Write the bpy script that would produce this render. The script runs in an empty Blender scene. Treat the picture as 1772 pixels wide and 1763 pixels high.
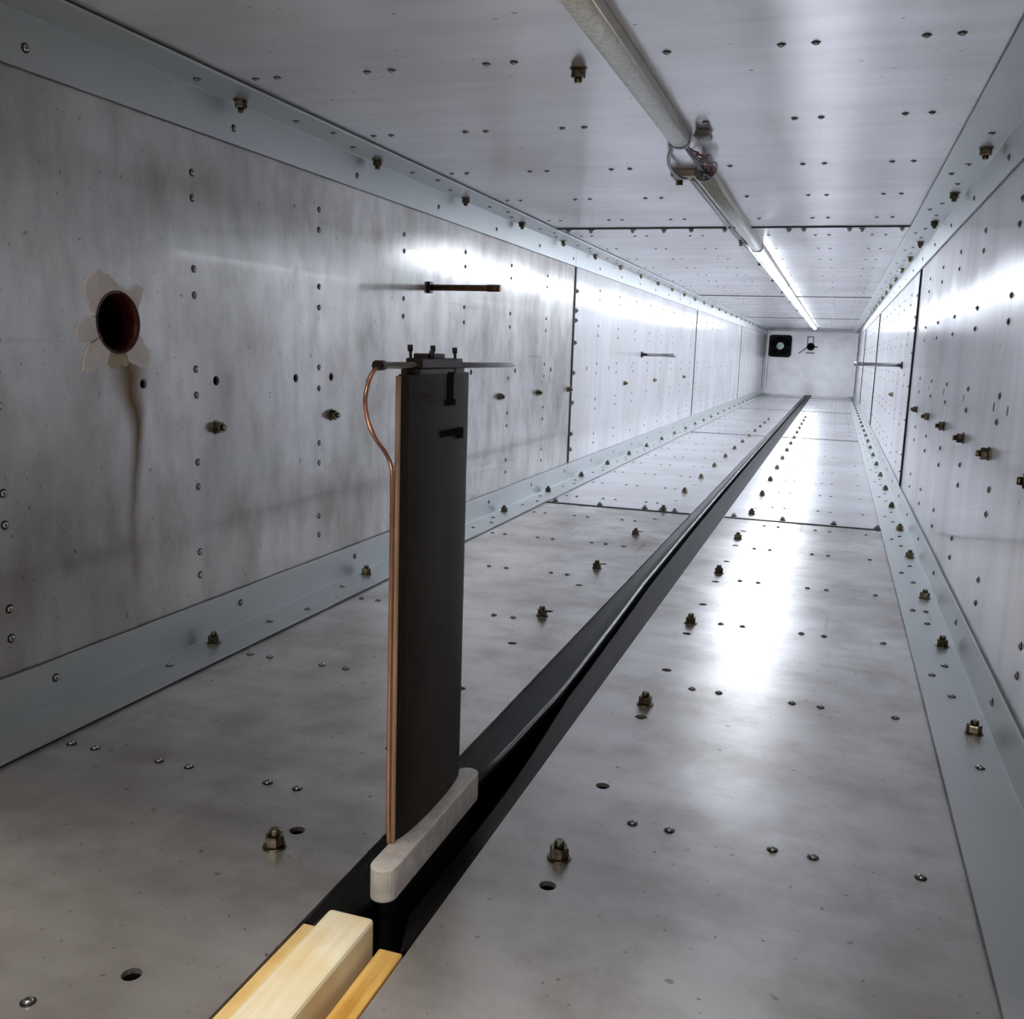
import bpy, bmesh, math, random
from mathutils import Vector, Matrix
random.seed(7)
PI = math.pi
SC = bpy.context.scene
COL = SC.collection

# ------------------------------------------------------------------ camera
W_IMG, H_IMG = 1772, 1763
F_PX = 1650.05
YAW, PITCH, ROLL = [math.radians(a) for a in (18.3526, -9.5318, 1.8989)]
CAM = Vector((0.7969, 0.0, 0.4132))
Fv = Vector((-math.sin(YAW)*math.cos(PITCH), math.cos(YAW)*math.cos(PITCH), math.sin(PITCH)))
R0 = Vector((math.cos(YAW), math.sin(YAW), 0)); U0 = R0.cross(Fv)
Rv = R0*math.cos(ROLL) + U0*math.sin(ROLL); Uv = -R0*math.sin(ROLL) + U0*math.cos(ROLL)
cd = bpy.data.cameras.new('camera'); cam = bpy.data.objects.new('camera', cd); COL.objects.link(cam)
cam.matrix_world = Matrix(((Rv.x, Uv.x, -Fv.x, CAM.x), (Rv.y, Uv.y, -Fv.y, CAM.y), (Rv.z, Uv.z, -Fv.z, CAM.z), (0, 0, 0, 1)))
cd.sensor_fit = 'HORIZONTAL'; cd.sensor_width = 36.0; cd.lens = F_PX/W_IMG*36.0
cd.clip_start = 0.01; cd.clip_end = 60
SC.camera = cam

# ------------------------------------------------------------------ light and exposure
LAMP_STRENGTH = 54.0
ROOM_STRENGTH = 0.07
SC.view_settings.view_transform = 'Standard'; SC.view_settings.look = 'None'
SC.view_settings.gamma = 1.0; SC.view_settings.use_curve_mapping = False
SC.view_settings.exposure = 0.0
wd = bpy.data.worlds.new('room_light'); SC.world = wd; wd.use_nodes = True
bg = wd.node_tree.nodes['Background']; bg.inputs[0].default_value = (1.0, 0.95, 0.86, 1); bg.inputs[1].default_value = ROOM_STRENGTH
rl = bpy.data.lights.new('unseen_room_light', 'AREA'); rl.shape = 'RECTANGLE'; rl.size = 1.2; rl.size_y = 0.35; rl.energy = 50; rl.color = (1.0, 0.92, 0.82)
rlo = bpy.data.objects.new('unseen_room_light', rl); COL.objects.link(rlo); rlo.location = (0.60, -0.30, 2.3)   # ceiling lamp of the room outside the mouth
rl2 = bpy.data.lights.new('unseen_room_light', 'AREA'); rl2.shape = 'RECTANGLE'; rl2.size = 1.2; rl2.size_y = 0.5; rl2.energy = 18; rl2.color = (1.0, 0.90, 0.78)
rlo2 = bpy.data.objects.new('unseen_room_light', rl2); COL.objects.link(rlo2); rlo2.location = (0.35, -2.5, 1.7)      # added unseen fill light, brightens the front of the foot
rlo2.rotation_euler = (math.radians(66), 0, 0)
cy = SC.cycles
cy.max_bounces = 11; cy.glossy_bounces = 9; cy.diffuse_bounces = 6; cy.transmission_bounces = 4
cy.sample_clamp_indirect = 6.0; cy.caustics_reflective = True; cy.blur_glossy = 0.4
cy.use_denoising = True; cy.use_adaptive_sampling = True; cy.adaptive_threshold = 0.04

# ------------------------------------------------------------------ dimensions (metres)
W, H = 1.0, 0.7306            # duct section
Y0, Y1 = -0.25, 11.65         # near edge of the floor, far end wall
YM = 0.30                     # mouth of the duct: walls and ceiling start here
SL, SR = 0.463, 0.549         # slot in the floor
TH = 0.004                    # sheet thickness
JF, JW, JP = 2.50, 2.955, 2.75  # first joint of floor and ceiling, of walls, pitch of the next

# ------------------------------------------------------------------ materials
def mat(name):
    m = bpy.data.materials.new(name); m.use_nodes = True
    nt = m.node_tree; b = nt.nodes['Principled BSDF']
    return m, nt, b, nt.nodes, nt.links

def ramp(nt, src, p0, c0, p1, c1):
    r = nt.nodes.new('ShaderNodeValToRGB'); e = r.color_ramp.elements
    e[0].position, e[0].color = p0, (*c0, 1); e[1].position, e[1].color = p1, (*c1, 1)
    nt.links.new(src, r.inputs[0]); return r.outputs[0]

def noise(nt, scale, detail=3, stretch=(1, 1, 1), rough=0.55, off=(0, 0, 0)):
    g = nt.nodes.new('ShaderNodeNewGeometry'); mp = nt.nodes.new('ShaderNodeMapping')
    mp.inputs['Scale'].default_value = stretch; mp.inputs['Location'].default_value = off
    nt.links.new(g.outputs['Position'], mp.inputs[0])
    n = nt.nodes.new('ShaderNodeTexNoise'); n.inputs['Scale'].default_value = scale
    n.inputs['Detail'].default_value = detail; n.inputs['Roughness'].default_value = rough
    nt.links.new(mp.outputs[0], n.inputs['Vector']); return n.outputs[0]

def mul(nt, a, b, mode='MULTIPLY', fac=1.0):
    x = nt.nodes.new('ShaderNodeMix'); x.data_type = 'RGBA'; x.blend_type = mode
    x.inputs[0].default_value = fac
    nt.links.new(a, x.inputs[6]); nt.links.new(b, x.inputs[7]); return x.outputs[2]

def maths(nt, op, a, b=None, c=None):
    x = nt.nodes.new('ShaderNodeMath'); x.operation = op
    for i, v in enumerate((a, b, c)):
        if v is None: continue
        if isinstance(v, (int, float)): x.inputs[i].default_value = v
        else: nt.links.new(v, x.inputs[i])
    return x.outputs[0]

def aluminium(name, stretch, stain=False, tint=(0.835, 0.83, 0.848), streaky=(1, 1, 1), crisp=0.0, dirt=0.84, rr=(0.17, 0.26), haze=0.30, haze_rough=0.42, matt=0.27, wavy=0.028):
    m, nt, b, N, L = mat(name)
    smudge = ramp(nt, noise(nt, 3.2, 3, stretch, 0.6), 0.30, (dirt, dirt*0.985, dirt*0.965), 0.62, (1, 1, 1))
    streak = ramp(nt, noise(nt, 9.0, 3, streaky, 0.6, (3, 1, 2)), 0.34, (0.93, 0.93, 0.935), 0.58, (1, 1, 1))
    speck = ramp(nt, noise(nt, 85, 1, (1, 1, 1), 0.5), 0.20, (0.55, 0.52, 0.48), 0.27, (1, 1, 1))
    base = N.new('ShaderNodeRGB'); base.outputs[0].default_value = (*tint, 1)
    c = mul(nt, mul(nt, mul(nt, base.outputs[0], smudge), streak), speck)
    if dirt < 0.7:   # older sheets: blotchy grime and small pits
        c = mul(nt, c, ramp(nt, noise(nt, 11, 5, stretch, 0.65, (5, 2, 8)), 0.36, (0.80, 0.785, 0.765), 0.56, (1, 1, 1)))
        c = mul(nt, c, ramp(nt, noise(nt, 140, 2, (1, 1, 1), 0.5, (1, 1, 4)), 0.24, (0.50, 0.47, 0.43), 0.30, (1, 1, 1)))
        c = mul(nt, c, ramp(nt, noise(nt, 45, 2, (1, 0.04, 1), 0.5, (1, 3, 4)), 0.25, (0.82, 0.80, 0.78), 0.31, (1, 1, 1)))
    met = None
    if stain:   # rust coloured run below the open port
        g = N.new('ShaderNodeNewGeometry'); s = N.new('ShaderNodeSeparateXYZ'); L.new(g.outputs['Position'], s.inputs[0])
        wob = noise(nt, 9, 3, (1, 0.6, 1), 0.6, (0, 5, 0))
        yc = maths(nt, 'MULTIPLY_ADD', wob, 0.045, 0.921)
        dy = maths(nt, 'ABSOLUTE', maths(nt, 'SUBTRACT', s.outputs[1], yc))
        wid = maths(nt, 'MULTIPLY_ADD', maths(nt, 'MAXIMUM', maths(nt, 'SUBTRACT', s.outputs[2], 0.30), 0.0), 0.30, 0.015)
        inside = maths(nt, 'SUBTRACT', 1.0, maths(nt, 'MINIMUM', maths(nt, 'DIVIDE', dy, wid), 1.0))
        mr = N.new('ShaderNodeMapRange'); L.new(s.outputs[2], mr.inputs[0])
        mr.inputs[1].default_value = 0.09; mr.inputs[2].default_value = 0.30; mr.inputs[3].default_value = 0.15; mr.inputs[4].default_value = 0.95
        top = maths(nt, 'LESS_THAN', s.outputs[2], 0.40)
        fac = maths(nt, 'MULTIPLY', maths(nt, 'MULTIPLY', inside, mr.outputs[0]), top)
        x = N.new('ShaderNodeMix'); x.data_type = 'RGBA'; L.new(fac, x.inputs[0]); L.new(c, x.inputs[6]); x.inputs[7].default_value = (0.16, 0.10, 0.045, 1)
        c = x.outputs[2]; met = maths(nt, 'SUBTRACT', 1.0, maths(nt, 'MULTIPLY', fac, 0.75))
    # two lobes: a fairly clear mill-finish reflection and a broad haze
    nz = noise(nt, 2.1, 2, stretch, 0.6, (7, 0, 0))
    fine = noise(nt, 60, 1, streaky); wave = noise(nt, 1.7, 1, (1, 1, 1), 0.45, (0, 9, 0))
    bp1 = N.new('ShaderNodeBump'); bp1.inputs['Strength'].default_value = 0.10; bp1.inputs['Distance'].default_value = wavy; L.new(wave, bp1.inputs['Height'])
    bp2 = N.new('ShaderNodeBump'); bp2.inputs['Strength'].default_value = 0.06; bp2.inputs['Distance'].default_value = 0.001; L.new(fine, bp2.inputs['Height']); L.new(bp1.outputs[0], bp2.inputs['Normal'])
    r1 = N.new('ShaderNodeMapRange'); L.new(nz, r1.inputs[0]); r1.inputs[1].default_value = 0.3; r1.inputs[2].default_value = 0.7
    r1.inputs[3].default_value = rr[0]; r1.inputs[4].default_value = rr[1]
    def lobe(rough, nrm):
        g_ = N.new('ShaderNodeBsdfGlossy'); g_.distribution = 'BECKMANN'; L.new(c, g_.inputs['Color']); L.new(nrm, g_.inputs['Normal'])
        if isinstance(rough, float): g_.inputs['Roughness'].default_value = rough
        else: L.new(rough, g_.inputs['Roughness'])
        return g_.outputs[0]
    def mixs(f, s1, s2):
        x_ = N.new('ShaderNodeMixShader'); L.new(s1, x_.inputs[1]); L.new(s2, x_.inputs[2])
        if isinstance(f, float): x_.inputs[0].default_value = f
        else: L.new(f, x_.inputs[0])
        return x_.outputs[0]
    out = mixs(haze, lobe(r1.outputs[0], bp2.outputs[0]), lobe(haze_rough, bp2.outputs[0]))
    if crisp: out = mixs(crisp, out, lobe(0.035, bp1.outputs[0]))
    df = N.new('ShaderNodeBsdfDiffuse'); L.new(c, df.inputs['Color'])
    out = mixs(matt, out, df.outputs[0])
    if met is not None: out = mixs(met, df.outputs[0], out)
    L.new(out, N['Material Output'].inputs[0])
    return m

def simple(name, col, rough=0.5, metal=0.0, vary=0.25, scale=30, bump=0.0, stretch=(1, 1, 1), spec=0.5):
    m, nt, b, N, L = mat(name)
    lo = tuple(x*(1-vary) for x in col)
    L.new(ramp(nt, noise(nt, scale, 4, stretch), 0.35, lo, 0.65, col), b.inputs['Base Color'])
    b.inputs['Roughness'].default_value = rough; b.inputs['Metallic'].default_value = metal
    b.inputs['Specular IOR Level'].default_value = spec
    if bump:
        bp = N.new('ShaderNodeBump'); bp.inputs['Strength'].default_value = bump; bp.inputs['Distance'].default_value = 0.002
        L.new(noise(nt, scale*2, 3, stretch), bp.inputs['Height']); L.new(bp.outputs[0], b.inputs['Normal'])
    return m

M = {}
M['alu_floor'] = aluminium('mill_aluminium_floor', (1, 1, 1), streaky=(0.25, 3.5, 1), rr=(0.28, 0.34))
M['alu_grimy_dim'] = aluminium('mill_aluminium_grimy_dimmed_floor', (1, 1, 1), streaky=(0.25, 3.5, 1), dirt=0.68, rr=(0.28, 0.34), tint=(0.76, 0.745, 0.735))  # grime blotches, plus a darker tint painting in the dim near end
M['alu_ceiling'] = aluminium('mill_aluminium_ceiling', (1, 1, 1), streaky=(0.25, 3.5, 1), tint=(0.875, 0.873, 0.89), matt=0.32)
M['alu_wall'] = aluminium('mill_aluminium_wall', (1, 1.5, 0.8), streaky=(1, 3.0, 0.3), crisp=0.12, rr=(0.14, 0.22), haze=0.42, haze_rough=0.46, wavy=0.014, matt=0.44)
M['alu_end'] = aluminium('mill_aluminium_end', (1, 1, 1), rr=(0.30, 0.42), haze=0.5, wavy=0.02)
M['alu_stained_dim'] = aluminium('mill_aluminium_stained_dimmed', (1, 1.5, 0.8), stain=True, streaky=(1, 3.0, 0.3), crisp=0.18, dirt=0.64, rr=(0.15, 0.24), haze=0.45, wavy=0.010, matt=0.29, tint=(0.76, 0.745, 0.735))  # real stains and grime; the lowered tint also paints the near wall dimmer
M['angle'] = simple('satin_aluminium_angle', (0.60, 0.63, 0.635), 0.42, 0.75, 0.06, 5)
M['black'] = simple('black_rubber', (0.012, 0.012, 0.013), 0.42, 0.0, 0.3, 40, 0.1)
M['seal'] = simple('black_slot_seal', (0.009, 0.009, 0.010), 0.50, 0.0, 0.35, 25, 0.25, (1, 0.3, 1), spec=0.13)
M['void'] = simple('dark_recess', (0.006, 0.005, 0.005), 0.9, 0.0, 0.2, 40, spec=0.1)
M['steel'] = simple('zinc_screw', (0.58, 0.58, 0.57), 0.24, 1.0, 0.1, 60)
M['brass'] = simple('aged_brass', (0.30, 0.265, 0.19), 0.30, 1.0, 0.6, 220)
M['blade'] = simple('brown_black_steel', (0.036, 0.029, 0.023), 0.55, 0.0, 0.55, 14, 0.12, (1, 1, 0.35), spec=0.22)
M['fairing'] = simple('cast_aluminium', (0.90, 0.87, 0.86), 0.55, 0.10, 0.22, 90)
M['copper'] = simple('copper_tube', (0.86, 0.47, 0.32), 0.30, 1.0, 0.2, 60)
M['tan'] = simple('tan_edge_strip', (0.62, 0.42, 0.30), 0.55, 0.2, 0.2, 30)
M['probe'] = simple('grey_steel_tube', (0.34, 0.34, 0.35), 0.3, 1.0, 0.15, 50)
M['clamp'] = simple('burnt_clamp_metal', (0.05, 0.035, 0.03), 0.4, 0.6, 0.4, 60)
M['bronze'] = simple('bronze_tube', (0.33, 0.19, 0.11), 0.32, 0.9, 0.35, 40)
M['redring'] = simple('dark_red_sealant', (0.075, 0.006, 0.005), 0.45, 0.0, 0.5, 30, 0.3)
M['residue'] = simple('white_adhesive_residue', (0.95, 0.90, 0.88), 0.8, 0.0, 0.15, 35, 0.4)
M['residue_y'] = simple('yellowed_adhesive_residue', (0.56, 0.48, 0.32), 0.75, 0.0, 0.25, 35, 0.4)
M['white'] = simple('ivory_enamel', (0.72, 0.72, 0.64), 0.4, 0.0, 0.06, 40)
M['grey_plastic'] = simple('grey_plastic', (0.30, 0.29, 0.30), 0.45, 0.0, 0.2, 40)
M['beige'] = simple('beige_terminal', (0.55, 0.50, 0.40), 0.5, 0.0, 0.15, 60)
M['red'] = simple('red_wire', (0.42, 0.05, 0.09), 0.45, 0.0, 0.15, 60)
M['blackwire'] = simple('black_wire', (0.015, 0.012, 0.012), 0.4, 0.0, 0.15, 60)
M['greywire'] = simple('grey_cable', (0.26, 0.27, 0.28), 0.4, 0.0, 0.15, 60)
M['cable'] = simple('white_cable', (0.72, 0.72, 0.70), 0.35, 0.0, 0.1, 60)
M['fanblack'] = simple('fan_black_plastic', (0.006, 0.006, 0.007), 0.5, 0.0, 0.2, 40, spec=0.12)
M['hub'] = simple('pale_green_hub', (0.50, 0.72, 0.63), 0.4, 0.0, 0.1, 40)
M['hub2'] = simple('white_hub', (0.80, 0.84, 0.82), 0.4, 0.0, 0.05, 40)

def wood(name, a, b_, c_):
    m, nt, b, N, L = mat(name)
    g = noise(nt, 26, 5, (6, 0.35, 6), 0.6)
    blot = noise(nt, 22, 3, (1, 0.8, 1), 0.5, (2, 4, 1))
    col = mul(nt, ramp(nt, g, 0.32, b_, 0.62, a), ramp(nt, blot, 0.36, c_, 0.62, (1, 1, 1)))
    L.new(col, b.inputs['Base Color']); b.inputs['Roughness'].default_value = 0.5
    bp = N.new('ShaderNodeBump'); bp.inputs['Strength'].default_value = 0.3; bp.inputs['Distance'].default_value = 0.001
    L.new(g, bp.inputs['Height']); L.new(bp.outputs[0], b.inputs['Normal']); return m
M['wood'] = wood('pale_pine', (0.96, 0.91, 0.75), (0.90, 0.78, 0.54), (0.90, 0.84, 0.70))
M['wood_o'] = wood('ochre_pine', (0.78, 0.52, 0.16), (0.58, 0.33, 0.08), (0.85, 0.74, 0.55))

M['wood_m'] = wood('yellow_pine', (0.88, 0.70, 0.36), (0.76, 0.54, 0.22), (0.88, 0.80, 0.64))
def diffuser(name, lit):
    m, nt, b, N, L = mat(name)
    v = N.new('ShaderNodeTexVoronoi'); g = N.new('ShaderNodeNewGeometry'); L.new(g.outputs['Position'], v.inputs[0]); v.inputs['Scale'].default_value = 190
    L.new(ramp(nt, v.outputs['Distance'], 0.0, (0.62, 0.64, 0.52), 0.7, (0.95, 0.96, 0.88)), b.inputs['Base Color'])
    bp = N.new('ShaderNodeBump'); bp.inputs['Strength'].default_value = 0.5; bp.inputs['Distance'].default_value = 0.001
    L.new(v.outputs['Distance'], bp.inputs['Height']); L.new(bp.outputs[0], b.inputs['Normal'])
    b.inputs['Roughness'].default_value = 0.3
    if lit:
        b.inputs['Emission Color'].default_value = (0.84, 0.905, 1.0, 1); b.inputs['Emission Strength'].default_value = LAMP_STRENGTH
    return m
M['diff_off'] = diffuser('prismatic_cover_unlit', False)
M['diff_on'] = diffuser('prismatic_cover_lit', True)

# ------------------------------------------------------------------ mesh helpers
def bm_new(): return bmesh.new()

def add_box(bm, x0, x1, y0, y1, z0, z1, mi=0):
    vs = [bm.verts.new((x, y, z)) for x in (x0, x1) for y in (y0, y1) for z in (z0, z1)]
    for f in ((0, 1, 3, 2), (4, 6, 7, 5), (0, 4, 5, 1), (2, 3, 7, 6), (0, 2, 6, 4), (1, 5, 7, 3)):
        bm.faces.new([vs[i] for i in f]).material_index = mi

def frame(d):
    d = d.normalized(); a = Vector((0, 0, 1)) if abs(d.z) < 0.9 else Vector((1, 0, 0))
    u = d.cross(a).normalized(); return u, d.cross(u)

def add_tube(bm, pts, r, n=8, caps=True, mi=0):
    pts = [Vector(p) for p in pts]; rings = []; rs = r if isinstance(r, (list, tuple)) else [r]*len(pts)
    u = None
    for i, p in enumerate(pts):
        d = (pts[min(i+1, len(pts)-1)] - pts[max(i-1, 0)]).normalized()
        if u is None: u, v = frame(d)
        else:
            u = (u - d*u.dot(d)).normalized(); v = d.cross(u)
        rings.append([bm.verts.new(p + (u*math.cos(2*PI*k/n) + v*math.sin(2*PI*k/n))*rs[i]) for k in range(n)])
    for a, b in zip(rings, rings[1:]):
        for k in range(n):
            f = bm.faces.new((a[k], a[(k+1) % n], b[(k+1) % n], b[k])); f.smooth = True; f.material_index = mi
    if caps:
        bm.faces.new(rings[0][::-1]).material_index = mi; bm.faces.new(rings[-1]).material_index = mi

def smooth_path(pts, n=6):
    P = [Vector(p) for p in pts]; out = []
    for i in range(len(P)-1):
        a, b, c, d = P[max(i-1, 0)], P[i], P[i+1], P[min(i+2, len(P)-1)]
        for k in range(n):
            t = k/n
            out.append(0.5*((2*b) + (c-a)*t + (2*a-5*b+4*c-d)*t*t + (-a+3*b-3*c+d)*t**3))
    out.append(P[-1]); return out

def add_lathe(bm, prof, n=12, mi=0, mat4=Matrix.Identity(4), smooth=True, phase=0.0):
    """prof: (radius, height) pairs along +Z, closed at both ends"""
    rings = []
    for r, z in prof:
        rings.append([bm.verts.new(mat4 @ Vector((r*math.cos(2*PI*(k+phase)/n), r*math.sin(2*PI*(k+phase)/n), z))) for k in range(n)])
    for a, b in zip(rings, rings[1:]):
        for k in range(n):
            f = bm.faces.new((a[k], a[(k+1) % n], b[(k+1) % n], b[k])); f.smooth = smooth; f.material_index = mi
    bm.faces.new(rings[0][::-1]).material_index = mi; bm.faces.new(rings[-1]).material_index = mi

def add_prism(bm, outline, z0, z1, smooth=False, scale1=1.0, cen=None):
    """outline: (x, y) list counter-clockwise"""
    cx = sum(p[0] for p in outline)/len(outline) if cen is None else cen[0]; cyy = sum(p[1] for p in outline)/len(outline) if cen is None else cen[1]
    a = [bm.verts.new((x, y, z0)) for x, y in outline]
    b = [bm.verts.new((cx+(x-cx)*scale1, cyy+(y-cyy)*scale1, z1)) for x, y in outline]
    n = len(a)
    for k in range(n):
        f = bm.faces.new((a[k], a[(k+1) % n], b[(k+1) % n], b[k])); f.smooth = smooth
    bm.faces.new(a[::-1]); bm.faces.new(b)

def obj(name, bm, mats, parent=None, bevel=0.0, loc=None):
    bmesh.ops.recalc_face_normals(bm, faces=bm.faces)
    me = bpy.data.meshes.new(name); bm.to_mesh(me); bm.free()
    for m_ in (mats if isinstance(mats, (list, tuple)) else [mats]): me.materials.append(M[m_] if isinstance(m_, str) else m_)
    o = bpy.data.objects.new(name, me); COL.objects.link(o)
    if parent is not None: o.parent = parent
    if loc is not None: o.location = loc
    if bevel:
        bv = o.modifiers.new('bevel', 'BEVEL'); bv.width = bevel; bv.segments = 2; bv.limit_method = 'ANGLE'; bv.angle_limit = 0.7
    return o

def tag(o, label, cat, group=None):
    o['label'] = label; o['category'] = cat
    if group: o['group'] = group
    return o

def empty(name, label=None, cat=None, group=None, loc=(0, 0, 0), parent=None):
    o = bpy.data.objects.new(name, None); COL.objects.link(o); o.location = loc; o.empty_display_size = 0.02
    if parent is not None: o.parent = parent
    if label: tag(o, label, cat, group)
    return o

def structure(name, label=None):
    o = empty(name); o['kind'] = 'structure'
    if label: o['label'] = label; o['category'] = 'wall' if name.startswith('wall') else name.split('_')[0]
    return o

def parent_at(o, p):
    """parent p sits away from the origin while the mesh is in world space"""
    o.parent = p; o.location = -p.matrix_basis.translation; return o

# sheet with round holes; plane 'Z' (floor, ceiling) uses (x, y), plane 'X' (walls) uses (y, z)
def sheet(name, plane, a0, a1, b0, b1, c0, c1, holes, m, parent):
    bm = bm_new(); edges = []
    def P(a, b, c): return (a, b, c) if plane == 'Z' else (c, a, b) if plane == 'X' else (a, c, b)
    def loop(pts):
        vs = [bm.verts.new(P(p[0], p[1], c0)) for p in pts]
        return [bm.edges.new((vs[i], vs[(i+1) % len(vs)])) for i in range(len(vs))]
    edges += loop([(a0, b0), (a1, b0), (a1, b1), (a0, b1)])
    for (ha, hb, r, n) in holes:
        edges += loop([(ha+r*math.cos(2*PI*k/n), hb+r*math.sin(2*PI*k/n)) for k in range(n)])
    bmesh.ops.triangle_fill(bm, use_beauty=True, use_dissolve=False, edges=edges)
    ret = bmesh.ops.extrude_face_region(bm, geom=list(bm.faces))
    d = Vector(P(0, 0, c1-c0))
    bmesh.ops.translate(bm, vec=d, verts=[v for v in ret['geom'] if isinstance(v, bmesh.types.BMVert)])
    return obj(name, bm, m, parent)

# orientation matrices: local +Z points into the duct
def face_mat(side):
    if side == 'floor': return Matrix.Identity(4)
    if side == 'ceiling': return Matrix.Rotation(PI, 4, 'X')
    if side == 'left': return Matrix.Rotation(PI/2, 4, 'Y')
    if side == 'right': return Matrix.Rotation(-PI/2, 4, 'Y')
    return Matrix.Rotation(PI/2, 4, 'X')        # far end wall, points to -Y

# fasteners: one mesh each, shared
def screw_mesh():
    bm = bm_new()
    add_lathe(bm, [(0.0068, -0.0008), (0.0068, 0.0006)], 10, 1)
    add_lathe(bm, [(0.0047, 0.0004), (0.0046, 0.0018), (0.0036, 0.0031), (0.0018, 0.0036)], 10, 0)
    add_lathe(bm, [(0.0013, 0.0030), (0.0013, 0.0038)], 6, 1)
    bmesh.ops.recalc_face_normals(bm, faces=bm.faces)
    me = bpy.data.meshes.new('screw'); bm.to_mesh(me); bm.free(); me.materials.append(M['steel']); me.materials.append(M['black']); return me
def plug_meshes():
    out = []
    for nm, build, mt in (
        ('hex_plug', lambda bm: (add_lathe(bm, [(0.0092, 0.0015), (0.0096, 0.003), (0.0096, 0.0105), (0.0088, 0.0122)], 6, 0, smooth=False),
                                 add_lathe(bm, [(0.0052, 0.0120), (0.0052, 0.0170), (0.0042, 0.0185)], 10, 0)), 'brass'),
        ('washer', lambda bm: add_lathe(bm, [(0.0118, -0.0005), (0.0118, 0.0012), (0.0108, 0.0018)], 14, 0), 'brass')):
        bm = bm_new(); build(bm); bmesh.ops.recalc_face_normals(bm, faces=bm.faces)
        me = bpy.data.meshes.new(nm); bm.to_mesh(me); bm.free(); me.materials.append(M[mt]); out.append(me)
    return out
SCREW = screw_mesh(); PLUG, WASHER = plug_meshes()
SURF = {'floor': lambda a, y: (a, y, 0), 'ceiling': lambda a, y: (a, y, H), 'left': lambda a, y: (0, y, a), 'right': lambda a, y: (W, y, a)}

def put(me, name, side, pos, parent, lift=0.0):
    o = bpy.data.objects.new(name, me); COL.objects.link(o); o.parent = parent
    mt = face_mat(side).copy(); n = mt @ Vector((0, 0, 1)) - mt @ Vector((0, 0, 0))
    sc_ = {'screw': 0.74, 'hex_plug': 0.86}.get(name, 1.0)
    mt = Matrix.Translation(Vector(pos) + n*lift) @ mt @ Matrix.Rotation(random.uniform(0, PI), 4, 'Z') @ Matrix.Scale(sc_, 4)
    o.matrix_basis = mt; return o

def put_plug(side, pos, parent, lift=0.0):
    p = put(PLUG, 'hex_plug', side, pos, parent, lift)
    w = bpy.data.objects.new('washer', WASHER); COL.objects.link(w); w.parent = p
    return p

def merged(me, name, side, poss, parent, lift=0.0):
    bm = bm_new()
    for p in poss:
        k = len(bm.verts); bm.from_mesh(me); bm.verts.ensure_lookup_table()
        mt = face_mat(side); n = mt @ Vector((0, 0, 1)); mt = Matrix.Translation(Vector(p)+n*lift) @ mt @ Matrix.Scale(0.78, 4)
        for v in bm.verts[k:]: v.co = mt @ v.co
    m2 = bpy.data.meshes.new(name); bm.to_mesh(m2); bm.free()
    for x in me.materials: m2.materials.append(x)
    o = bpy.data.objects.new(name, m2); COL.objects.link(o); o.parent = parent; o['kind'] = 'stuff'; return o

# ------------------------------------------------------------------ the duct
floor = structure('floor'); ceiling = structure('ceiling'); wl = structure('wall_left'); wr = structure('wall_right'); we = structure('wall_back')
JOINTS_F = [JF + JP*k for k in range(4) if JF + JP*k < Y1-0.3]
JOINTS_W = [JW + JP*k for k in range(4) if JW + JP*k < Y1-0.3]
def spans(js): e = [Y0] + js + [Y1]; return list(zip(e, e[1:]))
G = 0.004

# positions of pressure taps (open holes) and plugs
holesR = [0.665, 0.852, 1.042, 1.22, 1.40, 1.584, 1.76, 1.95, 2.13, 2.32] + [2.70+0.188*k for k in range(14)]
holesL = [0.462, 0.667, 0.852, 1.045, 1.245, 1.43, 1.62, 1.81, 2.00, 2.19, 2.38] + [2.72+0.188*k for k in range(10)]
plugsR = [0.708+0.376*k for k in range(18)]
plugsL = [0.637, 1.02, 1.401, 1.768, 2.146] + [2.52+0.376*k for k in range(12)]
holesR = [y for y in holesR if min(abs(y-q) for q in plugsR) > 0.022]; holesL = [y for y in holesL if min(abs(y-q) for q in plugsL) > 0.022]
wallplug_left = [1.107, 1.423, 1.75, 2.27, 2.595, 2.922, 3.76, 4.41, 5.3]
wallplug_right = [1.107, 1.423, 1.70, 2.0, 2.33, 2.66, 3.80]
wallhole = [1.109, 1.312, 1.423, 1.75, 2.07, 2.39, 2.72, 3.15, 3.48, 3.9]

def cup_mesh(r):
    bm = bm_new(); n = 12; rings = []
    for rr, z in ((r+0.0015, -TH-0.0002), (r, -TH-0.0002), (r, -TH-0.02)):
        rings.append([bm.verts.new((rr*math.cos(2*PI*k/n), rr*math.sin(2*PI*k/n), z)) for k in range(n)])
    for a, b in zip(rings, rings[1:]):
        for k in range(n): bm.faces.new((a[k], a[(k+1) % n], b[(k+1) % n], b[k]))
    bm.faces.new(rings[-1]); me = bpy.data.meshes.new('tap_hole'); bm.to_mesh(me); bm.free(); me.materials.append(M['void']); return me
HR = 0.0068
CUP = cup_mesh(HR)

def add_holes(plane_side, lst, parent):
    for a, y in lst: put(CUP, 'tap_hole', plane_side, SURF[plane_side](a, y), parent)

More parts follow.
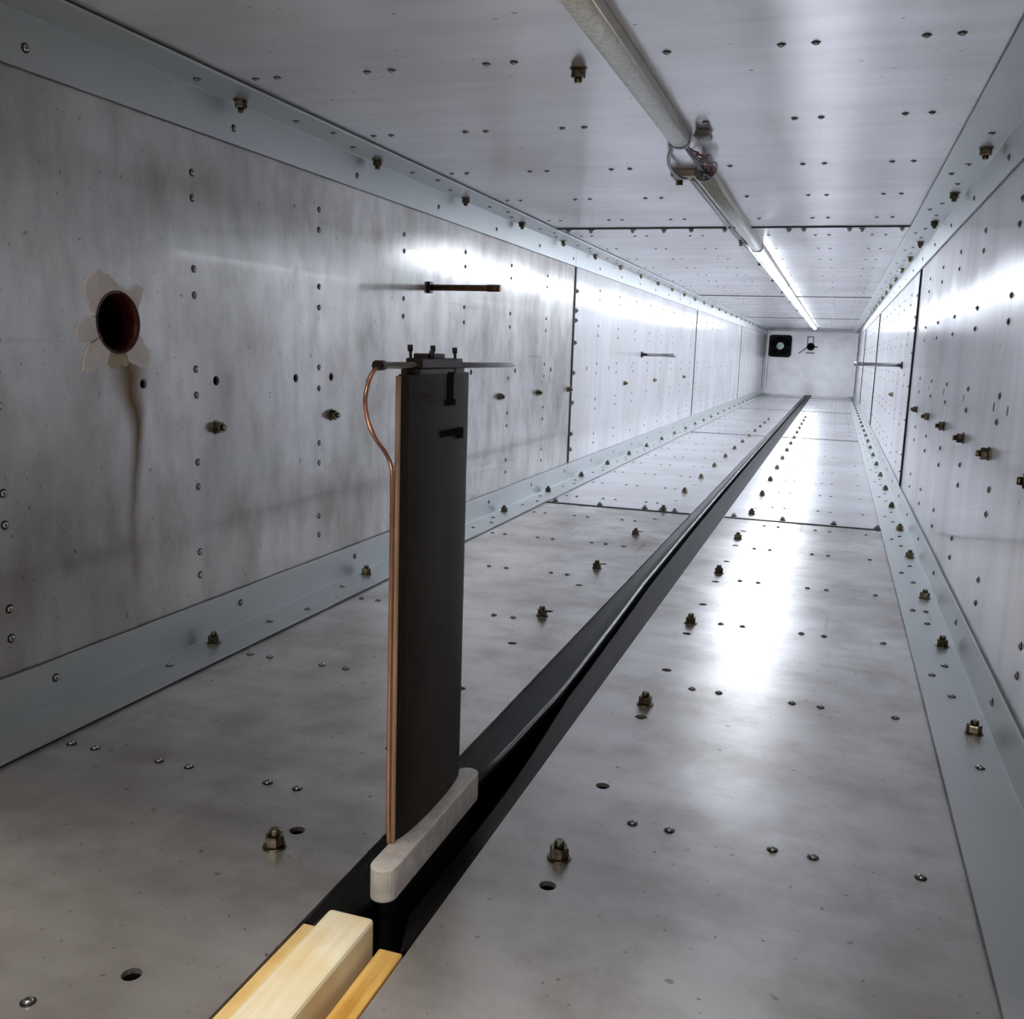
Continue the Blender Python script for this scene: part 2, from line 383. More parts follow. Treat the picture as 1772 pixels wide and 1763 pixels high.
screw_left_z = [0.621, 0.590, 0.502, 0.469, 0.374, 0.340, 0.251, 0.218, 0.129, 0.097]
NEAR = 4.6     # up to here each screw is an object of its own
for side, root, js, m_ in (('floor', floor, JOINTS_F, 'alu_floor'), ('ceiling', ceiling, JOINTS_F, 'alu_ceiling'), ('left', wl, JOINTS_W, 'alu_wall'), ('right', wr, JOINTS_W, 'alu_wall')):
    far = []
    for i, (ya, yb) in enumerate(spans(js)):
        ya2, yb2 = ya + (G if i else 0), yb - (G if yb < Y1 else 0)
        if i == 0 and side != 'floor': ya2 = YM
        inside = lambda y: ya2+0.012 < y < yb2-0.012
        if side == 'floor':
            if i == 0: m_ = 'alu_grimy_dim'
            else: m_ = 'alu_floor'
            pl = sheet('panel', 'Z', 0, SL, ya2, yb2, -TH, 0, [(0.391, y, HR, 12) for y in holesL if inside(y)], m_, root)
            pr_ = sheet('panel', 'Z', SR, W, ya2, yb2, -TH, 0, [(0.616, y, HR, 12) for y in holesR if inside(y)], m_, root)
            add_holes('floor', [(0.391, y) for y in holesL if inside(y)], pl); add_holes('floor', [(0.616, y) for y in holesR if inside(y)], pr_)
            for y in plugsL:
                if inside(y): put_plug('floor', (0.388, y, 0), pl)
            for y in plugsR:
                if inside(y): put_plug('floor', (0.613, y, 0), pr_)
            ysl = [0.735+0.318*k for k in range(-2, 34)]; ysr = [0.47, 0.789, 1.16, 1.475, 1.785, 2.11, 2.415] + [2.735+0.318*k for k in range(27)]
            lst = [(x, y, pl) for x in (0.086, 0.116, 0.194, 0.229, 0.318, 0.350) for y in ysl] + [(x, y, pr_) for x in (0.658, 0.691, 0.779, 0.812, 0.896) for y in ysr]
        elif side == 'ceiling':
            pl = sheet('panel', 'Z', 0, W, ya2, yb2, H, H+TH, [], m_, root)
            lst = [(x, 1.075+0.318*k, pl) for x in (0.09, 0.12, 0.242, 0.274, 0.392, 0.425, 0.597, 0.715, 0.749, 0.853, 0.885) for k in range(-3, 33)]
            if inside(1.113): put_plug('ceiling', (0.490, 1.113, H), pl)
        else:
            X = 0 if side == 'left' else W
            hs = [(y, 0.358, HR, 12) for y in wallhole if inside(y)]
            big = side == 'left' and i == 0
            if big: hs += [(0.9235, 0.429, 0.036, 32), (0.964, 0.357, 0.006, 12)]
            pl = sheet('panel', 'X', ya2, yb2, 0, H, *((-TH, 0) if side == 'left' else (W, W+TH)), hs, 'alu_stained_dim' if big else m_, root)
            add_holes(side, [(0.358, y) for y in wallhole if inside(y)] + ([(0.357, 0.964)] if big else []), pl)
            for y in (wallplug_left if side == 'left' else wallplug_right):
                if inside(y): put_plug(side, SURF[side](0.295, y), pl)
            lst = [(z, 1.066+0.3175*k, pl) for z in screw_left_z for k in range(-2, 34)]
        for a, y, par in lst:
            if not inside(y) or y > Y1-0.1: continue
            if y < NEAR: put(SCREW, 'screw', side, SURF[side](a, y), par)
            else: far.append(SURF[side](a, y))
    merged(SCREW, 'screws', side, far, root)

# joints: black gasket beads standing a little proud, with a backing bar outside
for y in JOINTS_F:
    for x0, x1 in ((0.066, SL-0.002), (SR+0.002, W-0.066)):
        bm = bm_new(); add_box(bm, x0, x1, y-G-0.001, y+G+0.001, -0.012, 0.0022); obj('gasket', bm, 'black', floor)
    bm = bm_new(); add_box(bm, 0.066, W-0.066, y-G-0.001, y+G+0.001, H-0.0030, H+0.012); obj('gasket', bm, 'black', ceiling)
    bm = bm_new(); add_box(bm, 0, W, y-0.02, y+0.02, H+TH+0.0005, H+TH+0.008); obj('backing_bar', bm, 'black', ceiling)
    bm = bm_new(); add_box(bm, 0, SL-0.01, y-0.02, y+0.02, -0.016, -TH-0.0005); add_box(bm, SR+0.01, W, y-0.02, y+0.02, -0.016, -TH-0.0005); obj('backing_bar', bm, 'black', floor)
for y in JOINTS_W:
    for root, x0, x1, x2, x3 in ((wl, -0.012, 0.0032, -0.016, -TH-0.0005), (wr, W-0.0055, W+0.012, W+TH+0.0005, W+0.016)):
        bm = bm_new(); add_box(bm, x0, x1, y-G-0.001, y+G+0.001, 0.060, H-0.060); obj('gasket', bm, 'black', root)
        bm = bm_new(); add_box(bm, x2, x3, y-0.02, y+0.02, 0, H); obj('backing_bar', bm, 'black', root)
# bolts along the joints
for y in JOINTS_F:
    for root, side, xs in ((floor, 'floor', (0.084, 0.213, 0.336, 0.383, 0.418, 0.573, 0.696, 0.821, 0.925)), (ceiling, 'ceiling', (0.09, 0.152, 0.264, 0.345, 0.416, 0.500, 0.655, 0.691, 0.797, 0.826, 0.916))):
        pos = [SURF[side](x, y+random.choice((0.022, 0.03))) for x in xs]
        if y < NEAR:
            for p in pos: 
                o = put(SCREW, 'joint_bolt', side, p, root); o.scale = (1.25, 1.25, 2.6)
        else: merged(SCREW, 'joint_bolts', side, pos, root)
for y in JOINTS_W:
    for root, side in ((wl, 'left'), (wr, 'right')):
        pos = [SURF[side](z, y+0.024) for z in (0.10, 0.15, 0.25, 0.345, 0.44, 0.51, 0.54, 0.60)]
        if y < NEAR:
            for p in pos:
                o = put(SCREW, 'joint_bolt', side, p, root); o.scale = (1.2, 1.2, 2.2)
        else: merged(SCREW, 'joint_bolts', side, pos, root)

# far end wall
sheet('panel', 'Y', 0, W, 0, H, Y1, Y1+TH, [], 'alu_end', we)
bm = bm_new(); add_box(bm, 0.02, 0.027, Y1-0.003, Y1+0.001, 0.05, H-0.02); obj('seam_strip', bm, 'grey_plastic', we)
bm = bm_new(); add_box(bm, 0.0, W, Y1-0.006, Y1+0.001, H-0.012, H-0.001); obj('edge_strip', bm, 'angle', we)

# slot channel below the floor
bm = bm_new()
add_box(bm, SL-0.010, SL, Y0, Y1, -0.10, -0.0005-TH); add_box(bm, SR, SR+0.010, Y0, Y1, -0.10, -0.0005-TH); add_box(bm, SL-0.010, SR+0.010, Y0, Y1, -0.11, -0.10)
obj('slot_channel', bm, 'black', floor)

# ------------------------------------------------------------------ corner angles
FW, FH, FT, GT = 0.068, 0.058, 0.0030, 0.0026
def angle(n, sx, top):
    """sx: 0 left, 1 right"""
    r = empty('trim_%d' % n); r['kind'] = 'structure'
    fx = (lambda d: d) if sx == 0 else (lambda d: W-d)
    fz = (lambda d: H-d) if top else (lambda d: d)
    for i, (ya, yb) in enumerate(spans([JW-0.02 + JP*k for k in range(3)])):
        ya = max(ya, YM)
        bm = bm_new()
        prof = [(GT, GT), (FW, GT), (FW, GT+FT), (GT+FT+0.0004, GT+FT), (GT+FT, GT+FT+0.0004), (GT+FT, FH), (GT, FH)]
        a = [bm.verts.new((fx(d), ya+0.001, fz(e))) for d, e in prof]; b = [bm.verts.new((fx(d), yb-0.001, fz(e))) for d, e in prof]
        for k in range(len(a)): bm.faces.new((a[k], a[(k+1) % 7], b[(k+1) % 7], b[k]))
        bm.faces.new(a); bm.faces.new(b)
        obj('angle_section', bm, 'angle', r)
        bm = bm_new()
        for (d0, d1, e0, e1) in ((0.0002, FW-0.0006, 0.0002, GT), (0.0002, GT, GT, FH-0.0006)):
            xs = sorted((fx(d0), fx(d1))); zs = sorted((fz(e0), fz(e1)))
            add_box(bm, xs[0], xs[1], ya, yb, zs[0], zs[1])
        obj('gap_shade_strip', bm, 'black', r)  # black strip put in for the shaded gap under the flanges
    side = 'ceiling' if top else 'floor'; z = H if top else 0
    lift = GT+FT
    ys = {(0, False): [1.06, 1.508, 1.90, 2.267, 2.662], (1, False): [1.13, 1.479, 1.778, 2.152, 2.497], (0, True): [1.14, 1.539, 1.951], (1, True): [1.60, 2.0, 2.386, 2.779]}[(sx, top)]
    while ys[-1] < 6.5: ys.append(ys[-1]+0.385)
    for k, y in enumerate(ys):
        put_plug(side, (fx(0.024), y, z), r, lift)
        for dx, dy in ((0.034, 0.12), (0.030, -0.10), (0.050, 0.20)):
            put(SCREW, 'screw', side, (fx(dx), y+dy, z), r, lift)
    far = [(fx(0.024), ys[-1]+0.385*k, z) for k in range(1, 13) if ys[-1]+0.385*k < Y1-0.1]
    merged(PLUG, 'hex_plugs', side, far, r, lift)
    # small dark studs on the upright flange
    fz_side = 'left' if sx == 0 else 'right'
    for k in range(14):
        y = 0.80+0.35*k
        put(SCREW, 'screw', fz_side, (0 if sx == 0 else W, y, fz(0.038)), r, lift)
    return r
angle(1, 0, False); angle(2, 1, False); angle(3, 0, True); angle(4, 1, True)

# ------------------------------------------------------------------ slot seals: two rubber lips that meet wavily along the slot
def gap_centre(y):
    pts = [(-0.3, 0.507), (0.5, 0.507), (0.9, 0.5125), (1.17, 0.5095), (1.45, 0.504), (1.72, 0.4975), (2.3, 0.493), (3.6, 0.489), (12, 0.489)]
    for (a, xa), (b, xb) in zip(pts, pts[1:]):
        if y <= b: t = (y-a)/(b-a); return xa+(xb-xa)*t
    return pts[-1][1]
def gap_half(y):
    if y < 0.60: return 0.030
    if y < 0.80: return 0.016
    if y < 1.10: return 0.016-0.012*(y-0.80)/0.30
    return 0.0040
def lip(side):
    bm = bm_new(); rows = []
    ys = [0.56+0.045*k for k in range(int((5.0-0.56)/0.045))]; ys += [5.1+0.3*k for k in range(23) if 5.1+0.3*k < Y1-0.02] + [Y1-0.004]
    for y in ys:
        g, hw = gap_centre(y), gap_half(y)
        if side < 0: x0, x1 = SL+0.0005, g-hw
        else: x0, x1 = SR-0.0005, g+hw
        w = x1-x0; drop = -0.0125
        prof = [(x0, -0.0030), (x0+w*0.35, -0.0050), (x0+w*0.80, -0.0100)]
        s = 1 if w > 0 else -1; br = 0.0042 if side < 0 else 0.0022
        c = (x1-s*br, drop)
        prof += [(c[0]+s*br*math.sin(t), c[1]+br*math.cos(t)) for t in [PI*j/6 for j in range(7)]]
        prof += [(x0+w*0.35, -0.0090), (x0, -0.0070)]
        rows.append([bm.verts.new((px, y, pz)) for px, pz in prof])
    n = len(rows[0])
    for a, b in zip(rows, rows[1:]):
        for k in range(n):
            f = bm.faces.new((a[k], a[(k+1) % n], b[(k+1) % n], b[k])); f.smooth = 0 < k < n-3
    bm.faces.new(rows[0]); bm.faces.new(rows[-1][::-1])
    return obj('slot_seal', bm, 'seal')
left_lip = tag(lip(-1), 'black rubber slot seal lip with a rolled edge, left half of the floor slot', 'seal', 'rubber lips closing the floor slot')
tag(lip(1), 'black rubber slot seal lip, right half of the floor slot beside the hex plugs', 'seal', 'rubber lips closing the floor slot')

M['bead'] = simple('smooth_rubber_bead', (0.035, 0.036, 0.038), 0.22, 0.0, 0.2, 25, spec=0.75)
ys_b = [0.82+0.06*k for k in range(70)] + [5.2+0.4*k for k in range(16)]
bm = bm_new(); add_tube(bm, [(gap_centre(y)-gap_half(y)-0.0042, y, -0.0103) for y in ys_b], 0.0037, 10)
obj('rolled_edge', bm, 'bead', left_lip)
# ------------------------------------------------------------------ timbers in the near end of the slot
def timber(name, x0, x1, y0, y1, z0, z1, m_, label, bev):
    bm = bm_new(); n = 14
    rows = []
    for k in range(n+1):
        t = k/n; y = y0+(y1-y0)*t; w = 0.0006*math.sin(9*t+x0*50)
        rows.append([bm.verts.new(p) for p in ((x0+w, y, z0), (x1+w, y, z0), (x1+w, y, z1), (x0+w, y, z1))])
    for a, b in zip(rows, rows[1:]):
        for k in range(4): bm.faces.new((a[k], a[(k+1) % 4], b[(k+1) % 4], b[k]))
    bm.faces.new(rows[0]); bm.faces.new(rows[-1])
    return tag(obj(name, bm, m_, bevel=bev), label, 'wood')
timber('wooden_block', 0.4885, 0.5235, -0.20, 0.549, -0.100, 0.020, 'wood', 'thick pale pine block standing proud of the floor slot at its near end', 0.003)
timber('wooden_batten', 0.4655, 0.4870, -0.20, 0.552, -0.100, 0.001, 'wood_m', 'thin pine batten in the slot along the left side of the raised block', 0.0015)
timber('wooden_batten', 0.5300, 0.5480, -0.20, 0.5455, -0.100, 0.001, 'wood_o', 'ochre pine batten in the slot to the right of the raised block', 0.0015)

# ------------------------------------------------------------------ strut with probe
BX, BY0, BY1, BZ = 0.503, 0.622, 0.757, 0.036
strut = empty('probe_strut', 'dark blade strut with copper tubing carrying a horizontal probe over the floor slot', 'probe')
def stadium(cx, r, y0, y1, n=10):
    o = []
    for k in range(n+1): a = PI + PI*k/n; o.append((cx+r*math.cos(a), y0+r+r*math.sin(a)))
    for k in range(n+1): a = PI*k/n; o.append((cx+r*math.cos(a), y1-r+r*math.sin(a)))
    return o
bm = bm_new(); add_prism(bm, stadium(0.511, 0.0102, 0.580, 0.768), 0.010, BZ); foot = obj('foot', bm, 'fairing', strut, bevel=0.0012)
foot['label'] = 'cast grey aluminium foot bar with rounded ends'
bm = bm_new(); add_prism(bm, stadium(0.511, 0.0060, 0.590, 0.758), -0.090, 0.0105); obj('keel', bm, 'black', strut)
def foil(cx, t, y0, y1, n=14):
    up, dn = [], []
    for k in range(n+1):
        s = k/n; y = y0+(y1-y0)*s; h = t/2*(max(0.0, 1-(2*s-1)**2)**0.6)*(1.0) + 0.0006
        up.append((cx+h, y)); dn.append((cx-h, y))
    return up + dn[::-1]
bm = bm_new(); add_prism(bm, foil(BX, 0.013, BY0, BY1), BZ-0.002, 0.393, smooth=False); obj('blade', bm, 'blade', strut)
bm = bm_new(); add_tube(bm, [(BX+0.0004, BY0-0.0022, BZ-0.001), (BX+0.0004, BY0-0.0022, 0.392)], 0.0021, 8); o = obj('edge_tube', bm, 'tan', strut); o['label'] = 'tan edge tube'
cp = [(0.503, 0.590, 0.3985), (0.503, 0.582, 0.3955), (0.503, 0.5745, 0.388), (0.502, 0.572, 0.376), (0.502, 0.577, 0.362), (0.502, 0.588, 0.350), (0.502, 0.602, 0.340), (0.5015, 0.6125, 0.330), (0.501, 0.6165, 0.315), (0.501, 0.6168, 0.25), (0.501, 0.6165, 0.15), (0.501, 0.6165, 0.07), (0.501, 0.6175, BZ)]
bm = bm_new(); add_tube(bm, smooth_path(cp), 0.0016, 8); o = obj('capillary', bm, 'copper', strut); o['label'] = 'bare copper capillary tube'
bm = bm_new(); add_tube(bm, [(0.503, 0.588, 0.3995), (0.503, 0.84, 0.3985), (0.503, 0.872, 0.3984), (0.503, 0.884, 0.3983)], [0.0026, 0.0024, 0.0018, 0.0006], 10); pt = obj('probe_tube', bm, 'probe', strut)
bm = bm_new(); add_tube(bm, [(0.503, 0.586, 0.3995), (0.503, 0.596, 0.3995)], 0.0036, 10); obj('ferrule', bm, 'clamp', pt)
bm = bm_new()
add_box(bm, 0.4955, 0.5105, 0.640, 0.708, 0.3925, 0.3968); add_box(bm, 0.4965, 0.5095, 0.646, 0.728, 0.3968, 0.4045); add_box(bm, 0.4985, 0.5075, 0.655, 0.695, 0.4040, 0.4080)
clamp = obj('clamp', bm, 'clamp', strut, bevel=0.001)
bm = bm_new(); add_box(bm, 0.4965, 0.5095, 0.712, 0.732, 0.3925, 0.3968); obj('clamp_pad', bm, 'clamp', clamp, bevel=0.0006)
for x, y, z in ((0.4975, 0.652, 0.4125), (0.5085, 0.667, 0.4085), (0.4985, 0.692, 0.4125), (0.5070, 0.716, 0.4115)):
    bm = bm_new(); add_tube(bm, [(x, y+0.0015, 0.400), (x, y, z-0.002)], 0.0012, 8); add_tube(bm, [(x, y, z-0.003), (x, y-0.0006, z+0.0015)], 0.0021, 8); obj('screw', bm, 'blackwire', clamp)
bm = bm_new(); add_box(bm, BX+0.0050, BX+0.0078, 0.694, 0.706, 0.372, 0.394); add_box(bm, BX+0.0050, BX+0.0080, 0.690, 0.710, 0.368, 0.3725); obj('lug', bm, 'void', strut)
bm = bm_new(); add_box(bm, BX+0.0050, BX+0.0080, 0.682, 0.726, 0.3440, 0.3490); add_box(bm, BX+0.0050, BX+0.0082, 0.718, 0.728, 0.3405, 0.3490); obj('latch_pin', bm, 'void', strut)

# ------------------------------------------------------------------ static tubes standing out from the walls
def wall_tube(x0, x1, y, z, r, m_, label, dz=0.0):
    root = empty('wall_tube', label, 'tube', 'tubes standing out from the side walls')
    s = 1 if x1 > x0 else -1
    bm = bm_new(); add_tube(bm, [(x0, y, z), (x1-s*0.03, y, z+dz), (x1, y, z+dz)], r, 12); obj('tube', bm, m_, root)
    bm = bm_new(); add_tube(bm, [(x0, y, z), (x0+s*0.006, y, z)], r*2.1, 6); obj('nut', bm, 'blackwire', root)
    bm = bm_new(); add_tube(bm, [(x1-s*0.028, y, z+dz), (x1+s*0.0005, y, z+dz)], r*1.12, 12); obj('sleeve', bm, m_, root)
wall_tube(0, 0.154, 1.820, 0.531, 0.0062, 'bronze', 'near bronze brown tube standing out of the left wall above the strut')
wall_tube(0, 0.146, 4.089, 0.409, 0.0070, 'probe', 'small far grey tube standing out of the left wall')
wall_tube(W, 0.849, 3.415, 0.403, 0.0062, 'probe', 'dark grey tube standing out of the right wall')

# ------------------------------------------------------------------ open port in the left wall
port = empty('open_port', 'round open port with dark red lining in the left wall', 'port')
PY, PZ = 0.9235, 0.429
bm = bm_new(); n = 32; rings = []
for r, x in ((0.0368, 0.0008), (0.0358, 0.0020), (0.0335, 0.0012), (0.0325, -0.006), (0.0325, -0.020)):
    rings.append([bm.verts.new((x, PY+r*math.cos(2*PI*k/n), PZ+r*math.sin(2*PI*k/n))) for k in range(n)])
for a, b in zip(rings, rings[1:]):
    for k in range(n): f = bm.faces.new((a[k], a[(k+1) % n], b[(k+1) % n], b[k])); f.smooth = True
obj('lining', bm, 'redring', port)
bm = bm_new(); rings = []
for r, x in ((0.0326, -0.0195), (0.0326, -0.12), (0.0005, -0.12)):
    rings.append([bm.verts.new((x, PY+r*math.cos(2*PI*k/n), PZ+r*math.sin(2*PI*k/n))) for k in range(n)])
for a, b in zip(rings, rings[1:]):
    for k in range(n): bm.faces.new((a[k], a[(k+1) % n], b[(k+1) % n], b[k]))
obj('pipe', bm, 'void', port)
def blob(pts, m_, thick=0.0011):
    P = smooth_path([(0, a, b) for a, b in pts] + [(0, *pts[0])], 2)[:-1]
    bm = bm_new()
    a = [bm.verts.new((0.0001, p.y, p.z)) for p in P]; b = [bm.verts.new((thick, PY+(p.y-PY)*0.985, PZ+(p.z-PZ)*0.985)) for p in P]
    k = len(a)
    for i in range(k): bm.faces.new((a[i], a[(i+1) % k], b[(i+1) % k], b[i]))
    bm.faces.new(b); return bm
RJ = random.Random(11)
def ring_pt(deg, r): return (PY+r*math.cos(math.radians(deg)), PZ+r*math.sin(math.radians(deg)))
def patch(degs, rs, rin=0.0345):
    out = []
    for (d0, r0), (d1, r1) in zip(zip(degs, rs), list(zip(degs, rs))[1:]):
        for t in (0, 0.33, 0.66):
            out.append(ring_pt(d0+(d1-d0)*t+RJ.uniform(-1, 1), r0+(r1-r0)*t+RJ.uniform(-0.0028, 0.0028)))
    out.append(ring_pt(degs[-1], rs[-1]))
    return out + [ring_pt(degs[0]+(degs[-1]-degs[0])*t, rin) for t in (1, 0.75, 0.5, 0.25, 0)]
res = empty('adhesive_residue', 'ragged white adhesive residue around the open port in the left wall', 'residue')
for pts, m_ in (
    (patch((78, 92, 105, 118, 132, 148, 160, 170), (0.042, 0.045, 0.054, 0.066, 0.068, 0.060, 0.048, 0.040)), 'residue'),
    (patch((24, 34, 42, 50, 60, 76), (0.038, 0.046, 0.062, 0.060, 0.044, 0.041)), 'residue'),
    (patch((174, 182, 192, 201, 209), (0.044, 0.062, 0.068, 0.064, 0.052)), 'residue'),
    (patch((209, 216, 223, 230, 238, 246), (0.054, 0.070, 0.080, 0.074, 0.060, 0.052)), 'residue'),
    (patch((196, 214, 232, 250, 268, 286, 294), (0.040, 0.047, 0.052, 0.053, 0.052, 0.049, 0.042)), 'residue_y'),
    (patch((290, 298, 308, 317, 326, 338), (0.047, 0.054, 0.066, 0.070, 0.056, 0.040)), 'residue')):
    obj('patch', blob(pts, m_, 0.0009 if m_ == 'residue_y' else 0.0012), m_, res)

# ------------------------------------------------------------------ strip lamps under the ceiling
LX = 0.553
def lamp(y0, y1, lit, label):
    r = empty('strip_lamp', label, 'lamp', 'strip lamps in a row under the ceiling')
    bm = bm_new(); add_box(bm, LX-0.0142, LX+0.0142, y0, y1, H-0.012, H-0.0004); obj('body', bm, 'white', r, bevel=0.001)
    bm = bm_new(); ns = 8; prof = [(LX-0.0136*math.cos(PI*k/ns), H-0.0116-0.0094*math.sin(PI*k/ns)**0.8) for k in range(ns+1)]
    a = [bm.verts.new((x, y0+0.003, z)) for x, z in prof]; b = [bm.verts.new((x, y1-0.003, z)) for x, z in prof]
    for k in range(len(a)-1):
        f = bm.faces.new((a[k], a[k+1], b[k+1], b[k])); f.smooth = True
    bm.faces.new((a[-1], a[0], b[0], b[-1])); bm.faces.new(a); bm.faces.new(b)
    obj('cover', bm, 'diff_on' if lit else 'diff_off', r)
    for ya, yb in ((y0-0.001, y0+0.009), (y1-0.009, y1+0.001)):
        bm = bm_new(); prof2 = [(LX-0.0146, H-0.0003)] + [(LX+(x-LX)*1.075, H-(H-z)*1.04) for x, z in prof] + [(LX+0.0146, H-0.0003)]
        a = [bm.verts.new((x, ya, z)) for x, z in prof2]; b = [bm.verts.new((x, yb, z)) for x, z in prof2]
        for k in range(len(a)): bm.faces.new((a[k], a[(k+1) % len(a)], b[(k+1) % len(a)], b[k]))
        bm.faces.new(a); bm.faces.new(b); obj('end_cap', bm, 'grey_plastic', r)
lamp(0.33, 1.460, False, 'unlit ivory strip lamp with a prismatic cover, nearest the viewer')
lamp(1.725, 2.868, False, 'unlit grey looking strip lamp between the wire tangle and the lit row')
lamp(2.885, 4.330, True, 'lit white strip lamp, first and largest of the lit row')
lamp(4.375, 5.820, True, 'lit white strip lamp, second of the lit row beyond the thin gap')
for k, nm in enumerate(('third', 'fourth', 'last')):
    lamp(5.84+1.46*k, 7.285+1.46*k, True, 'lit white strip lamp far down the duct, %s of the lit row' % nm)

# ------------------------------------------------------------------ wiring between the two unlit lamps
def wire(name, pts, r, m_, label, cat='cable', group=None, n=6):
    bm = bm_new(); add_tube(bm, smooth_path(pts, n), r, 8); return tag(obj(name, bm, m_), label, cat, group)
wire('cable_loop', [(0.549, 1.455, H-0.014), (0.541, 1.478, H-0.012), (0.522, 1.545, H-0.012), (0.509, 1.625, H-0.012), (0.5055, 1.690, H-0.012), (0.511, 1.735, H-0.013), (0.520, 1.748, H-0.011)], 0.0030, 'greywire', 'grey cable loop hanging beside the gap between the two unlit lamps')
term = empty('terminal_block', 'beige terminal block with a dark brass nut at the lamp gap', 'connector')
bm = bm_new(); add_box(bm, 0.494, 0.537, 1.728, 1.765, H-0.012, H-0.0004); obj('block', bm, 'beige', term, bevel=0.0015)
bm = bm_new(); add_lathe(bm, [(0.0062, 0), (0.0062, 0.010)], 6, 0, Matrix.Translation((0.503, 1.772, H-0.020)), smooth=False); obj('nut', bm, 'brass', term)
clip = empty('lamp_clip', 'grey plastic lamp clip on the ceiling right of the wire tangle', 'clip')
bm = bm_new(); add_box(bm, 0.577, 0.598, 1.428, 1.468, H-0.010, H-0.0004); obj('base', bm, 'grey_plastic', clip, bevel=0.003)
bm = bm_new(); add_tube(bm, smooth_path([(0.578, 1.425, H-0.010), (0.586, 1.415, H-0.015), (0.596, 1.430, H-0.010)]), 0.002, 6); obj('hook', bm, 'grey_plastic', clip)
rnd = random.Random(5)
WIRES = (('black', 'black wire running straight between the two unlit lamps', 0.004), ('black', 'black wire curling low in the tangle between the unlit lamps', 0.010),
         ('red', 'red wire looping out on the right of the wire tangle', 0.024), ('black', 'black wire crossing over the red loop in the tangle', 0.018),
         ('pale', 'pale grey wire looping at the top of the wire tangle', 0.026), ('red', 'red wire pressed against the lamp end cap in the tangle', 0.008),
         ('black', 'black wire bunched at the start of the second unlit lamp', 0.012))
for i, (cn, lab, out) in enumerate(WIRES):
    pts = [(0.551+0.0015*i, 1.464, H-0.011)]
    for k in range(5):
        t = (k+1)/6; yy = 1.47+0.245*t
        if i in (1, 6): yy = 1.60+0.11*t+0.03*math.sin(7*t+i)
        pts.append((0.555+out*math.sin(PI*t)+rnd.uniform(-0.008, 0.008), yy+rnd.uniform(-0.015, 0.015), H-0.016+rnd.uniform(-0.008, 0.009)))
    pts.append((0.547+0.002*i, 1.722, H-0.011))
    wire('lamp_wire', pts, 0.0014, {'black': 'blackwire', 'red': 'red', 'pale': 'greywire'}[cn], lab, 'wire', 'wires in the tangle between the unlit lamps', 5)
# two cables running along the lamps
def along(x, z, y0, y1, sag, seed):
    r_ = random.Random(seed); return [(x+r_.uniform(-0.0012, 0.0012), y0+(y1-y0)*k/24, z-sag*abs(math.sin(k*1.1))) for k in range(25)]
main_cable = wire('supply_cable', [(0.530, 1.755, H-0.0135)] + along(0.528, H-0.0085, 1.80, 11.2, 0.002, 1), 0.0024, 'greywire', 'dark grey supply cable running along the left side of the lamp row', 'cable', None, 2)
wire('supply_cable', [(0.514, 1.768, H-0.005)] + along(0.514, H-0.0040, 1.80, 11.1, 0.002, 2), 0.0022, 'cable', 'white supply cable running outside the grey one by the lamp row', 'cable', None, 2)
cc = empty('cable_clamp', 'small grey cable clamp where the lit lamps begin', 'clamp')
bm = bm_new(); add_box(bm, 0.512, 0.537, 2.76, 2.785, H-0.012, H-0.0004); obj('saddle', bm, 'grey_plastic', cc, bevel=0.002)
bm = bm_new(); add_tube(bm, [(0.5165, 2.772, H-0.012), (0.5165, 2.772, H-0.016)], 0.004, 6); obj('screw', bm, 'blackwire', cc)
for y in (3.4, 4.1, 4.8, 5.6, 6.6, 7.8):
    bm = bm_new(); add_box(bm, 0.513, 0.5345, y, y+0.015, H-0.0115, H-0.0004)
    obj('cable_clip', bm, 'black', main_cable, bevel=0.002)

# ------------------------------------------------------------------ fan and camera on the far end wall
fan = empty('fan', 'black square fan with a pale green hub on the far end wall', 'fan', loc=(0.151, Y1, 0.553))
FC = Vector((0.151, Y1, 0.553))
def frame_bm():
    bm = bm_new(); n = 32; R_, hs = 0.112, 0.126; th = 0.05
    def sq(a):
        c, s = math.cos(a), math.sin(a); k = hs/max(abs(c), abs(s)); return c*k, s*k
    rings = []
    for kind, y in (('o', 0), ('o', -th), ('i', -th), ('i', 0)):
        ring = []
        for k in range(n):
            a = 2*PI*(k+0.5)/n; x, z = sq(a) if kind == 'o' else (R_*math.cos(a), R_*math.sin(a)); ring.append(bm.verts.new((x, y-0.0005, z)))
        rings.append(ring)
    for a, b in zip(rings, rings[1:]+rings[:1]):
        for k in range(n): bm.faces.new((a[k], a[(k+1) % n], b[(k+1) % n], b[k]))
    return bm
obj('frame', frame_bm(), 'fanblack', fan)
bm = bm_new(); add_lathe(bm, [(0.112, 0), (0.112, 0.004)], 24, 0, Matrix.Translation((0, -0.001, 0)) @ Matrix.Rotation(PI/2, 4, 'X')); obj('back_plate', bm, 'fanblack', fan)
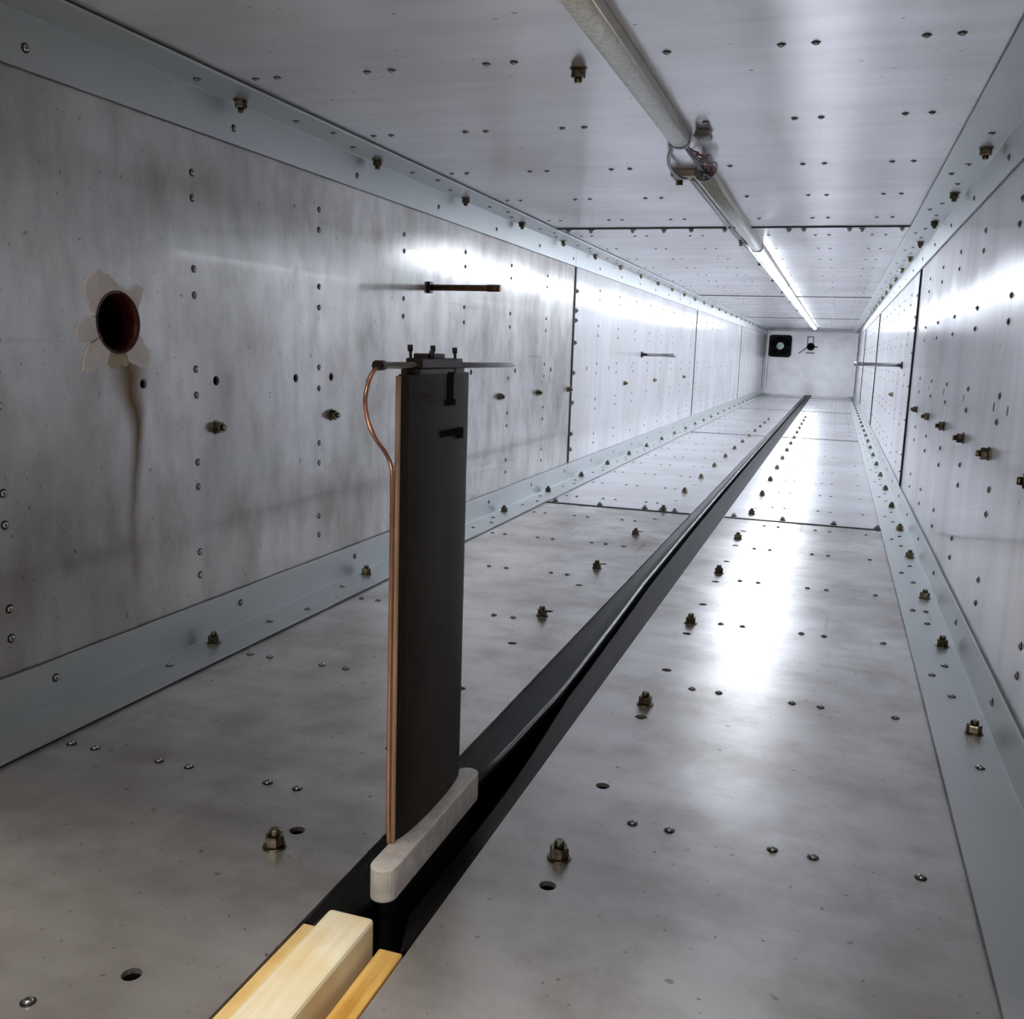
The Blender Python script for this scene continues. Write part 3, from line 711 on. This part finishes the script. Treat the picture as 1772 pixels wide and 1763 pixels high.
for k in range(5):
    a0 = 2*PI*k/5+0.4; bm = bm_new(); vs = []
    for j in range(5):
        r = 0.036+0.070*j/4; w = 0.30+0.10*j/4
        vs.append([bm.verts.new((r*math.cos(a0+s*w), -0.026-s*0.010, r*math.sin(a0+s*w))) for s in (-1, 0, 1)])
    for p, q in zip(vs, vs[1:]):
        for i in range(2): f = bm.faces.new((p[i], p[i+1], q[i+1], q[i])); f.smooth = True
    o = obj('fan_blade', bm, 'fanblack', fan); so = o.modifiers.new('solid', 'SOLIDIFY'); so.thickness = 0.003
bm = bm_new(); add_lathe(bm, [(0.042, 0.018), (0.042, 0.044), (0.036, 0.050)], 20, 0, Matrix.Rotation(PI/2, 4, 'X')); hb = obj('hub', bm, 'hub2', fan); hb['label'] = 'white and green hub'
bm = bm_new(); add_lathe(bm, [(0.030, 0.050), (0.026, 0.053)], 16, 0, Matrix.Translation((-0.010, 0, 0)) @ Matrix.Rotation(PI/2, 4, 'X')); obj('hub_label', bm, 'hub', hb)

dev = empty('round_camera', 'small round black camera on a bracket right of the fan, far end wall', 'camera', loc=(0.489, Y1, 0.554))
bm = bm_new(); add_lathe(bm, [(0.024, 0.0), (0.036, 0.014), (0.044, 0.036), (0.042, 0.060), (0.028, 0.074)], 18, 0, Matrix.Rotation(PI/2, 4, 'X')); obj('body', bm, 'fanblack', dev)
bm = bm_new(); add_lathe(bm, [(0.020, 0.073), (0.018, 0.080)], 14, 0, Matrix.Rotation(PI/2, 4, 'X')); obj('lens', bm, 'void', dev)
bm = bm_new(); add_box(bm, 0.036, 0.075, -0.050, -0.030, -0.006, 0.006); obj('side_arm', bm, 'fanblack', dev)
bm = bm_new()
for x0, x1, z0, z1 in ((-0.045, 0.03, 0.105, 0.117), (-0.045, -0.033, 0.030, 0.117), (0.018, 0.03, 0.030, 0.117)): add_box(bm, x0, x1, -0.012, -0.0005, z0, z1)
obj('bracket', bm, 'grey_plastic', dev)
bm = bm_new(); add_box(bm, -0.045, 0.045, -0.020, -0.0005, -0.078, -0.062); obj('foot_plate', bm, 'grey_plastic', dev)
wire('camera_lead', [(0.455, Y1-0.02, 0.555), (0.425, Y1-0.015, 0.525), (0.395, Y1-0.012, 0.500), (0.36, Y1-0.010, 0.475)], 0.005, 'blackwire', 'short black lead hanging from the round camera on the far end wall')
